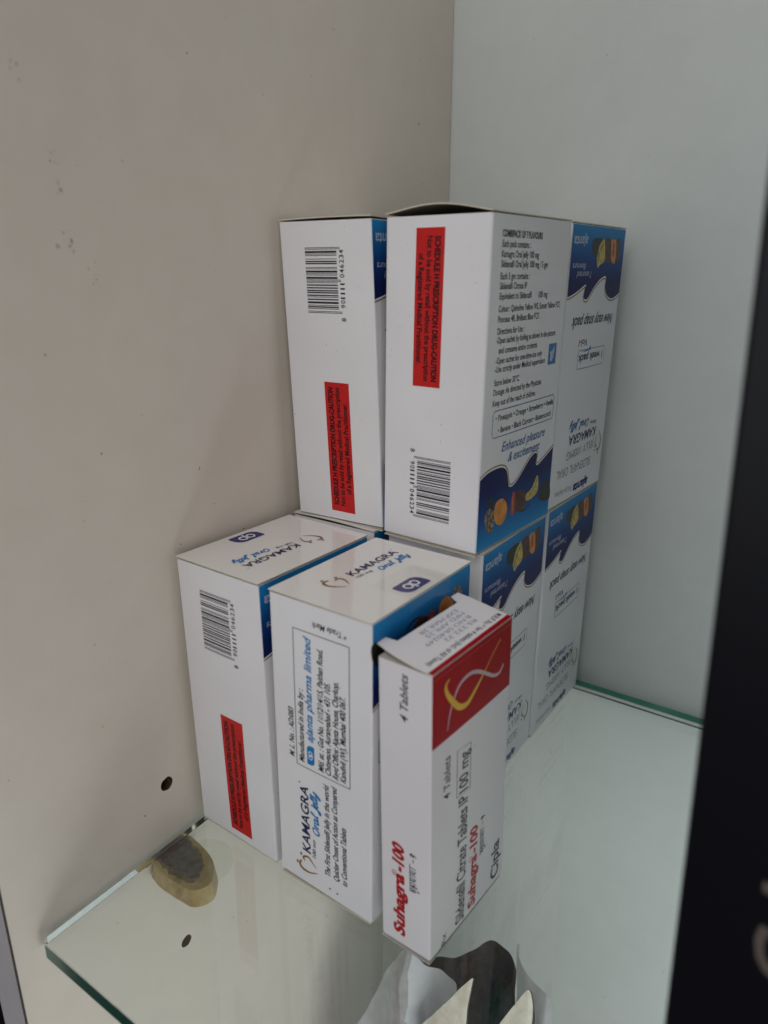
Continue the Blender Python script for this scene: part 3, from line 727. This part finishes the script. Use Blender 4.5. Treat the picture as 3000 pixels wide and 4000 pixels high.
def broad_back(root, fc):
    A = ART['BK']
    blue, q = wave_panel(root, fc, A['wave'], 0.3, CDm-0.3, [(A['berry'], 'f_dark', .07), (A['brown'], 'f_brown', .075), (A['papaya'], 'f_red', .08), (A['banana'], 'f_yellow', .09), (A['mango'], 'f_orange', .09), (A['pine'], 'f_pine', .09)])
    q.poly(A['leaf'], 'f_dark', .10)
    q.stroke([(19.2, 16.2), (20.6, 17.9), (22.3, 15.2)], 0.7, 'f_dark', 0.11); q.stroke([(41.5, 13.6), (45.8, 16.2), (48.0, 19.5)], 0.35, 'f_brown', 0.11); q.stroke([(33, 9), (38, 8), (43, 9.5)], 0.9, 'f_dark', 0.06)
    q.stroke([(26.6, 16.5), (27.2, 13), (27.4, 10.2)], 0.5, 'f_orange', 0.1)
    q.mb.build('fruit_picture', blue)
    p = Print(fc)
    for t, l in A.items():
        if not isinstance(l, list) or isinstance(l[0], tuple): continue
        if t in ('Enhanced pleasure', '& excitement'):
            p.text(t, (l[0], l[1], l[2], l[1], 3.6), 'teal', 0.012, 0.32)
        else:
            y = (l[1]+l[3])/2
            p.text(t.rstrip('#'), (l[0], y, l[2], y, 2.15), 'ink', 0.032 if t.startswith('COMBI') else 0.013)
    bx = [(8.4, 53.4), (57.2, 53.4), (58.2, 52.4), (58.2, 44.4), (57.2, 43.4), (8.0, 43.4), (7.0, 44.4), (7.0, 52.4)]
    p.stroke(bx, 0.32, 'teal', 0.07, closed=True, smooth=False)
    p.build('printed_text', root)
    p = Print(fc)
    p.rect(49.1, 66.2, 56.4, 74.4, 'cyan', .07)
    p.poly([(54.6, 73.2), (52.4, 71.6), (50.2, 71.2), (51.2, 69.6), (50.6, 68.0), (52.0, 67.2), (53.6, 68.6), (54.4, 70.6)], 'whitegray', .09)
    p.stroke([(52.2, 71.3), (53.0, 69.6), (52.4, 68.2)], .22, 'cyan', .10)
    p.build('opening_pictogram', root)

def top_print(root, fc):
    A = ART['TOP']; p = Print(fc)
    p.text('KAMAGRA', (25.2, 27.1, 53.8, 26.9, 3.5), 'navy', 0.022, 0.05)
    p.text('100 mg', (25.0, 24.5, 33.2, 24.2, 1.45), 'navy', 0.012)
    script(p, ORAL, (35.9, 22.0, 54.0, 21.6, 2.0), 0.6, 'cyan', 7.9, 0.2)
    heart(p, A['heart1'], A['heart2'], A['dots']); p.disc(54.2, 31.0, .3, .3, 'navy')
    p.build('brand_logo', root)
    p = Print(fc); pill(p, 24.3, 2.4, 38.4, 9.9, 'pillnavy'); p.build('maker_logo', root)

def sleeve(w, d, h, r, cut, mats, t=0.00045):
    b = MB(); o = rounded_ring(w, d, r); i = rounded_ring(w-2*t, d-2*t, max(r-t, 0.0002)); n = len(o)
    V = []
    for p in o:
        z = cut[0]+(cut[1]-cut[0])*(p[0]/w+.5) if p[1] < -d/2+1.5*r else 0.0
        V.append((p[0], p[1], z))
    V += [(p[0], p[1], h) for p in o]
    Vi = [(p[0], p[1], V[k][2]) for k, p in enumerate(i)]+[(p[0], p[1], h) for p in i]
    b.mesh(V, [(k, (k+1) % n, n+(k+1) % n, n+k) for k in range(n)], mats[0])
    b.mesh(Vi, [((k+1) % n, k, n+k, n+(k+1) % n) for k in range(n)], mats[1])
    b.mesh(V[n:]+Vi[n:], [(k, (k+1) % n, n+(k+1) % n, n+k) for k in range(n)], mats[2])
    b.mesh(V[:n]+Vi[:n], [((k+1) % n, k, n+k, n+(k+1) % n) for k in range(n)], mats[2])
    return b
def sheet(fn, nu, nv, t, mt, me, mb=None):
    """a thin curved board: fn(u, v) is its top surface, thickness t downwards"""
    b = MB(); P = [[Vector(fn(i/nu, j/nv)) for j in range(nv+1)] for i in range(nu+1)]
    flat = [p for row in P for p in row]; N = len(flat); k = lambda i, j: i*(nv+1)+j
    dn = [p-Vector((0, 0, t)) for p in flat]
    qs = [(k(i, j), k(i+1, j), k(i+1, j+1), k(i, j+1)) for i in range(nu) for j in range(nv)]
    b.mesh(flat, qs, mt); b.mesh(dn, [q[::-1] for q in qs], mb or me)
    rim = [k(i, 0) for i in range(nu+1)]+[k(nu, j) for j in range(1, nv+1)]+[k(i, nv) for i in range(nu-1, -1, -1)]+[k(0, j) for j in range(nv-1, 0, -1)]
    m = len(rim)
    b.mesh([flat[q] for q in rim]+[dn[q] for q in rim], [(m+a, m+(a+1) % m, (a+1) % m, a) for a in range(m)], me)
    return b

GROUP = 'white jelly cartons stacked in two tiers on the glass shelf'
def carton(label, x, y, z, yaw, kx, ky, state, foot, cut, lid, prints):
    root = thing('carton', (x, y, z-foot+(0.0008 if z == 0 else 0)), yaw, label, 'carton', GROUP)
    BOW[root.name] = (CW, CD, CH, kx, ky, foot, random.uniform(0.0004, 0.0009), random.uniform(0.0003, 0.0006))
    def xf(v): v = Vector(v); return Vector((v.x+kx*v.z, v.y+ky*v.z, v.z+foot))
    def orient(v):
        v = Vector(v)
        if state == 'Y': v = Vector((-v.x, v.y, CH-v.z))
        if state == 'Z': v = Vector((-v.x, -v.y, v.z))
        return xf(v)
    X, Y, Z = Vector((1, 0, 0)), Vector((0, 1, 0)), Vector((0, 0, 1))
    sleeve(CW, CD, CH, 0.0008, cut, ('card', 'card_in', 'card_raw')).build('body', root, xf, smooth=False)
    amp, back, lr, ll = lid
    def lidf(u, v):
        xx, yy = (u-.5)*CW*1.004, -CD/2-0.0002+v*(CD+0.0004)
        w = amp*(math.sin(math.pi*u)**1.15)*(1-(1-back)*v)+(lr*u+ll*(1-u))*(1-v)**2
        return (xx, yy, CH+0.0007+w)
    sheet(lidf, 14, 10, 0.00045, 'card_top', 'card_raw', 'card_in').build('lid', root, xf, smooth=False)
    def fl(u, v): return ((u-.5)*CW*0.985, -CD/2+0.0001+v*(CD-0.0006), -foot+0.00055)
    sheet(fl, 2, 2, 0.00045, 'card_raw', 'card_raw').build('bottom_flap', root, xf)
    if foot > 0.001:
        def f2(u, v): return ((u-.5)*CW*0.97, -CD/2+0.0009+v*(CD-0.002), -0.0003-(foot-0.0014)*u*0.6)
        sheet(f2, 4, 2, 0.0004, 'card_raw', 'card_raw').build('inner_flap', root, xf)
    w2, d2 = CW/2, CD/2
    if 'N1' in prints: side_code(root, Face((w2, -d2, 0), Z, -X, orient))
    if 'N2' in prints: side_maker(root, Face((-w2, d2, 0), Z, X, orient))
    if 'FR' in prints: broad_front(root, Face((w2, d2, CH), -Y, -Z, orient))
    if 'BK' in prints: broad_back(root, Face((-w2, -d2, CH), Y, -Z, orient))
    def lidded(v):
        q = orient(v); a = Vector((-v.x, -v.y, 0)) if state == 'Z' else Vector(v)
        return q+Vector((0, 0, lidf(a.x/CW+.5, a.y/CD+.5)[2]-CH-0.0007))
    if 'TOP' in prints: top_print(root, Face((-w2, d2, CH+0.0007+amp*0.0), -Y, X, lidded))
    return root, xf

Z1 = CH+0.00246
carton('lower left white carton standing against the cream side panel, barcode above red label', 0.0234, -0.1690, 0, -0.0276, -0.003, -0.011, '0', 0.0006, (0.0006, 0.0002), (0.0, 1, 0.0002, 0.0003), ('N1', 'FR', 'N2', 'TOP'))
cb, cbx = carton('white carton in the lower front row with boxed address text and a taped lid', 0.0708, -0.1716, 0, -0.0135, 0.0095, -0.0022, 'Z', 0.0006, (0.0020, 0.0004), (0.0, 1, -0.0001, 0.0003), ('N2', 'BK', 'TOP'))
carton('white carton in the lower tier just behind the small red and white box', 0.0713, -0.0995, 0, 0.008, 0.010, -0.012, '0', 0.0006, (0.0004, 0.0004), (0.0003, 1, 0, 0), ('FR', 'N1'))
carton('blurred white carton in the lower tier closest to the back panel', 0.0718, -0.0356, 0, -0.0089, 0.012, -0.010, '0', 0.0006, (0.0004, 0.0004), (0.0, 1, 0, 0), ('FR',))
carton('mostly hidden white carton carrying the upper left carton', 0.0236, -0.1040, 0, 0.0, 0, 0, '0', 0.0006, (0.0004, 0.0004), (0.0006, 1, 0, 0.0004), ('FR',))
carton('leaning white carton at upper left with its barcode at the top and lid slightly open', 0.0251, -0.1024, Z1, 0.0399, -0.0329, -0.0147, '0', 0.0014, (0.0002, 0.0005), (0.0003, .3, 0.0006, 0.0002), ('N1', 'FR'))
carton('white carton at upper front with its red label above the barcode and a bulging lid', 0.0733, -0.1044, Z1, -0.0483, 0.0113, -0.0033, 'Y', 0.0014, (0.0003, 0.0003), (0.0028, .35, 0.0002, 0.0006), ('N1', 'BK', 'FR'))
carton('white carton at upper rear, one week pack panel with blue wave facing right', 0.0738, -0.0380, Z1, -0.0267, 0.0102, 0.0068, '0', 0.0014, (0.0003, 0.0003), (0.0004, 1, 0, 0), ('FR',))
# strip of clear tape over the lid edge of the taped carton
tb = MB(); T = [cbx(Vector(p)) for p in ((CW/2-0.0172, -CD/2+0.0213, CH+0.00082), (CW/2-0.0166, -CD/2+0.0465, CH+0.00082), (CW/2+0.00025, -CD/2+0.0468, CH+0.00080), (CW/2+0.00025, -CD/2+0.0210, CH+0.00080), (CW/2+0.00028, -CD/2+0.0468, CH-0.016), (CW/2+0.00028, -CD/2+0.0210, CH-0.016))]
tb.mesh(T, [(0, 3, 2, 1), (3, 5, 4, 2)], 'tape'); tb.build('clear_tape', cb)

# ---------------------------------------------------------------- the small red and white tablet box
SW_, SD_, SH_ = 0.02035, 0.05002, 0.10911
sr = thing('tablet_box', (0.1087, -0.1786, 0), -0.0489, 'small white tablet box with a red band and lifted top flap', 'tablet box')
kx, ky, ft = -0.0253, 0.0099, 0.0008
BOW[sr.name] = (SW_, SD_, SH_, kx, ky, ft, 0.0004, 0.00025)
def sx(v): v = Vector(v); return Vector((v.x+kx*v.z, v.y+ky*v.z, v.z+ft))
sleeve(SW_, SD_, SH_, 0.0006, (0.0003, 0.0008), ('card_matte', 'card_gray', 'card_gray'), 0.0004).build('body', sr, sx)
sheet(lambda u, v: ((u-.5)*SW_*1.0, -SD_/2-0.0004+v*(SD_-0.001), -0.0003), 2, 2, 0.00045, 'card_gray', 'card_gray').build('bottom_flap', sr, sx)
lz = lambda x: SH_+0.0003+(SW_/2-x)*0.12+((SW_/2-x)/SW_)**2*0.0008
lp = [(SW_/2, -SD_/2+0.0002), (0.004, -SD_/2+0.0001), (-0.004, -SD_/2+0.0003), (-SW_/2-0.0006, -SD_/2+0.0012), (-SW_/2-0.0001, -SD_/2+0.0062), (-SW_/2+0.0024, -SD_/2+0.0070), (-SW_/2+0.0024, SD_/2-0.0070), (-SW_/2-0.0006, SD_/2-0.0058), (-SW_/2-0.0008, SD_/2-0.0012), (-0.004, SD_/2-0.0003), (0.004, SD_/2-0.0001), (SW_/2, SD_/2-0.0002)]
b = MB()
def slab(b, cols, t, mt, me):
    # strips across the flap so that it can curl
    for (xa, ya0, ya1), (xb, yb0, yb1) in zip(cols, cols[1:]):
        A = [(xa, ya0, lz(xa)), (xb, yb0, lz(xb)), (xb, yb1, lz(xb)), (xa, ya1, lz(xa))]
        Bq = [(p[0], p[1], p[2]-t) for p in A]
        b.mesh(A, [(0, 3, 2, 1)], mt); b.mesh(Bq, [(0, 1, 2, 3)], me)
        b.mesh(A+Bq, [(0, 1, 5, 4), (2, 3, 7, 6), (1, 2, 6, 5)], me)
h2 = SD_/2
slab(b, [(SW_/2, -h2+.0003, h2-.0003), (SW_/2-.006, -h2, h2), (0, -h2, h2), (-SW_/2+.006, -h2+.0002, h2-.0002), (-SW_/2+.0024, -h2+.0006, h2-.0006)], 0.0004, 'card_matte', 'card_raw')
slab(b, [(-SW_/2+.0024, -h2+.0006, -h2+.0072), (-SW_/2+.001, -h2+.0009, -h2+.0066), (-SW_/2-.0012, -h2+.0012, -h2+.0058)], 0.0004, 'card_matte', 'card_raw')
slab(b, [(-SW_/2+.0024, h2-.0072, h2-.0006), (-SW_/2+.001, h2-.0066, h2-.0009), (-SW_/2-.0012, h2-.0058, h2-.0012)], 0.0004, 'card_matte', 'card_raw')
xe = -SW_/2+.0024
b.mesh([(xe, -h2+.0072, lz(xe)), (xe, h2-.0072, lz(xe)), (xe+.0012, h2-.0085, lz(xe)-.012), (xe+.0012, -h2+.0085, lz(xe)-.012)], [(0, 1, 2, 3)], 'card_gray')
b.build('top_flap', sr, sx)
sheet(lambda u, v: (-SW_/2+.0006+u*(SW_-.0012)*(1-.12*v), -h2+.0002+.0085*v, SH_+.0001+.0017*v*(1-.75*u)), 4, 4, 0.0004, 'card_gray', 'card_gray').build('dust_flap', sr, sx)
X, Y, Z = Vector((1, 0, 0)), Vector((0, 1, 0)), Vector((0, 0, 1))
# narrow side
fN = Face((SW_/2, -h2, 0), Z, -X, sx); A = ART['SN']; p = Print(fN)
p.text('4 Tablets', (89.6, 8.8, 106.2, 8.8, 2.9), 'greyink', 0.012, 0.25)
p.build('tablet_count', sr); p = Print(fN)
script(p, DEVA, (25.6, 5.5, 41.4, 5.7, 2.5), 0.42, 'greyink', 10.6)
p.build('printed_text', sr)
p = Print(fN); p.text('Suhagra', (4.0, 10.6, 30.2, 10.7, 4.3), 'suhared', 0.045, 0.2); p.text('-100', (31.0, 10.7, 42.0, 10.7, 4.5), 'suhared', 0.045, 0.2)
ring_stroke(p, 29.6, 14.6, .95, .95, .2, 'suhared', .08); p.text('R', (29.2, 14.1, 30.0, 14.1, 1.1), 'suhared', .01)
p.build('brand_name', sr)
# broad side
fR = Face((SW_/2, h2, 0), Z, -Y, sx); A = ART['SR']
p = Print(fR); p.poly([(82.9, 0.25), (108.95, 0.25), (108.95, 49.75), (83.4, 49.75)], 'crimson', .05); p.poly([(106.9, 0.3), (107.15, 0.3), (107.15, 49.7), (106.9, 49.7)], 'f_red', .06)
p.stroke(A['yellow'], 1.9, 'yellow', .10, taper=lambda t: .15+math.sin(math.pi*min(1, t*1.15+.02))*1.0 if t < .85 else .2)
p.stroke([(x, y) for x, y in A['white']], 1.3, 'silver', .09, taper=lambda t: .25+.8*math.sin(math.pi*min(1, max(0, 1-t*.85))))
p.build('red_band', sr)
p = Print(fR)
p.text('4 Tablets', (60.5, 39.5, 76.3, 39.5, 3.6), 'greyink', 0.006, 0.15)
p.text('Sildenafil Citrate Tablets IP', (1.6, 28.6, 55.2, 28.4, 5.6), 'greyink', 0.016, 0.14)
p.text('100 mg', (57.0, 28.4, 72.3, 28.4, 5.4), 'greyink', 0.016, 0.12)
p.stroke([(56.0, 26.9), (74.2, 26.9), (75.4, 35.3), (57.2, 35.3)], 0.3, 'greyink', .07, closed=True, smooth=False)
script(p, DEVA, (21.6, 15.6, 38.4, 16.0, 2.7), 0.4, 'greyink', 10.6)
p.text('Cipla', (2.0, 3.6, 18.9, 3.6, 5.6), 'greyink', 0.025, 0.08)
p.text('Rx', (0.6, 40.3, 5.2, 40.3, 2.9), 'greyink', 0.0, 0.1)
p.build('printed_text', sr)
p = Print(fR); p.text('Suhagra', (1.8, 20.9, 24.6, 20.9, 4.8), 'suhared', 0.04, 0.18); p.text('-100', (25.6, 20.9, 37.4, 20.9, 4.8), 'suhared', 0.04, 0.18)
ring_stroke(p, 25.0, 25.4, .9, .9, .2, 'suhared', .08)
p.build('brand_name', sr)
# flap print
fT = Face((-SW_/2, h2, 0), -Y, X, lambda v: sx(Vector((v.x, v.y, lz(v.x)+v.z))))
p = Print(fT)
p.poly([(0.3, 18.5), (49.7, 18.7), (49.7, 20.3), (0.3, 20.3)], 'crimson', .05)
p.text('M.R.P. Rs.\u2192 for 4 tablets (Incl. of All Taxes)', (2.0, 15.6, 46.5, 15.6, 1.9), 'greyink', .01)
for t, yy, x0, x1 in (('RS.232.32', 11.9, 12, 31), ('B.NO.SR40249', 9.3, 11.5, 38), ('MFD.APR.25', 6.7, 11.5, 34), ('EXP.MAR.28', 4.3, 12, 34)): p.text(t, (x0, yy, x1, yy, 1.6), 'stampblue', -.004)
p.build('flap_print', sr)

# ---------------------------------------------------------------- black box in the right foreground
bk = thing('black_box', (0.2001, -0.2548, 0), R(-14), 'out of focus glossy black box at the right edge with pale lettering', 'box')
def bx(v): v = Vector(v); return Vector((v.x-0.0807*v.z, v.y+0.1156*v.z, v.z))
o = [(p[0]+0.08, p[1]+0.015) for p in rounded_ring(0.16, 0.030, 0.0012)]; n = len(o)
b = MB(); b.mesh([(*p, 0.0) for p in o]+[(*p, 0.40) for p in o], [(k, (k+1) % n, n+(k+1) % n, n+k) for k in range(n)]+[tuple(range(n))[::-1], tuple(range(n, 2*n))], 'black')
b.build('body', bk, bx)
fB = Face((0, 0, 0), Z, -X, bx); p = Print(fB)
p.text('Cal', (102.3, -22.4, 120.0, -22.4, 7.2), 'warmwhite', .035, 0)
p.build('lettering', bk)

# ---------------------------------------------------------------- open bag on the shelf below
bag = thing('crumpled_bag', (0.085, -0.115, -0.32), 0, 'crumpled white plastic bag standing open beneath the glass shelf', 'bag')
Bo = Vector((0.085, -0.115, -0.32))
def fold(rim, base, mat, amp, seed, name, nu=64, nv=44, back=None):
    """a crumpled sheet hanging from a rim polyline down to a base polyline"""
    def along(pl, t):
        n = len(pl)-1; k = t*n; i = min(int(k), n-1); f = k-i
        g = lambda q: Vector(pl[min(max(q, 0), n)])
        p0, p1, p2, p3 = g(i-1), g(i), g(i+1), g(i+2)
        return 0.5*((2*p1)+(p2-p0)*f+(2*p0-5*p1+4*p2-p3)*f*f+(3*p1-p0-3*p2+p3)*f**3)
    V = []
    for i in range(nu+1):
        for j in range(nv+1):
            u, v = i/nu, j/nv; vv = v**1.5
            q = along(rim, u).lerp(along(base, u), vv)
            a = noise.noise_vector(Vector((q.x*38+seed, q.y*38, q.z*30)))
            c = noise.noise_vector(Vector((q.x*110, q.y*110+seed, q.z*45)))
            e = noise.noise(Vector((q.x*260+seed, q.y*260, q.z*150))); e = 1-2*abs(e)
            q = q+(a+0.55*c)*amp*(0.5+0.5*vv)+Vector((0.5, -1, 0.2))*e*0.0011*min(1, 2.5*vv); V.append(q-Bo)
    F = [(i*(nv+1)+j, (i+1)*(nv+1)+j, (i+1)*(nv+1)+j+1, i*(nv+1)+j+1) for i in range(nu) for j in range(nv)]
    b = MB(); b.mesh(V, F, mat)
    if back: b.mesh([w+Vector((0.0004, 0.0006, -0.0003)) for w in V], [f[::-1] for f in F], back)
    return b.build(name, bag, smooth=True)
fold([(0.038, -0.142, -0.165), (0.047, -0.135, -0.136), (0.0570, -0.130, -0.1075), (0.0615, -0.131, -0.104), (0.063, -0.128, -0.106)],
     [(0.020, -0.160, -0.319), (0.035, -0.160, -0.319), (0.050, -0.158, -0.319), (0.060, -0.156, -0.319), (0.068, -0.15, -0.319)], 'bag_grey', 0.005, 3.1, 'left_gusset')
fold([(0.0615, -0.131, -0.104), (0.0645, -0.128, -0.1075), (0.071, -0.124, -0.113), (0.080, -0.122, -0.113), (0.0885, -0.124, -0.1145), (0.0905, -0.127, -0.122)],
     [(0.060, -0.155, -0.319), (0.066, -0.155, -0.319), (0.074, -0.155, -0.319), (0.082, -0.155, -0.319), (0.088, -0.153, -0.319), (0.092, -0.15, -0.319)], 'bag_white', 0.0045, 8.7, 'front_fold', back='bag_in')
fold([(0.0745, -0.137, -0.140), (0.084, -0.135, -0.122), (0.093, -0.132, -0.104), (0.0975, -0.129, -0.0975), (0.0955, -0.128, -0.106)],
     [(0.073, -0.150, -0.319), (0.080, -0.150, -0.319), (0.088, -0.150, -0.319), (0.094, -0.149, -0.319), (0.094, -0.146, -0.319)], 'bag_cream', 0.0042, 14.2, 'cream_fold', back='bag_in')
fold([(0.114, -0.134, -0.118), (0.120, -0.131, -0.098), (0.1255, -0.130, -0.0848), (0.1275, -0.129, -0.090), (0.1285, -0.128, -0.104)],
     [(0.110, -0.146, -0.319), (0.115, -0.146, -0.319), (0.122, -0.145, -0.319), (0.127, -0.143, -0.319), (0.130, -0.14, -0.319)], 'bag_cream', 0.0042, 21.9, 'right_cream_fold', back='bag_in')
fold([(0.108, -0.096, -0.102), (0.1095, -0.104, -0.094), (0.113, -0.112, -0.088), (0.1205, -0.122, -0.0845), (0.128, -0.126, -0.084), (0.1345, -0.1295, -0.0825), (0.137, -0.124, -0.093)],
     [(0.108, -0.090, -0.319), (0.116, -0.098, -0.319), (0.124, -0.108, -0.319), (0.130, -0.118, -0.319), (0.134, -0.124, -0.319), (0.138, -0.13, -0.319), (0.142, -0.12, -0.319)], 'bag_grey', 0.003, 30.4, 'right_gusset')
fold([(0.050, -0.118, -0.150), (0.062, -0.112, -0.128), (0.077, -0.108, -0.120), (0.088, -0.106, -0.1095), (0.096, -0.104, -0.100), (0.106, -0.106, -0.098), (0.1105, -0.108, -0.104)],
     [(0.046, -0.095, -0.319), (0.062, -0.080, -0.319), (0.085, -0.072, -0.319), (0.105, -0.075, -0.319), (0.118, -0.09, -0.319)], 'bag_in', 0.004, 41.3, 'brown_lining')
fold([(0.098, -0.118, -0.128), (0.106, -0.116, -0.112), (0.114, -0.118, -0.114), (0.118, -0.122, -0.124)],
     [(0.094, -0.12, -0.319), (0.104, -0.12, -0.319), (0.114, -0.12, -0.319), (0.122, -0.125, -0.319)], 'green', 0.003, 52.0, 'green_wrapper')
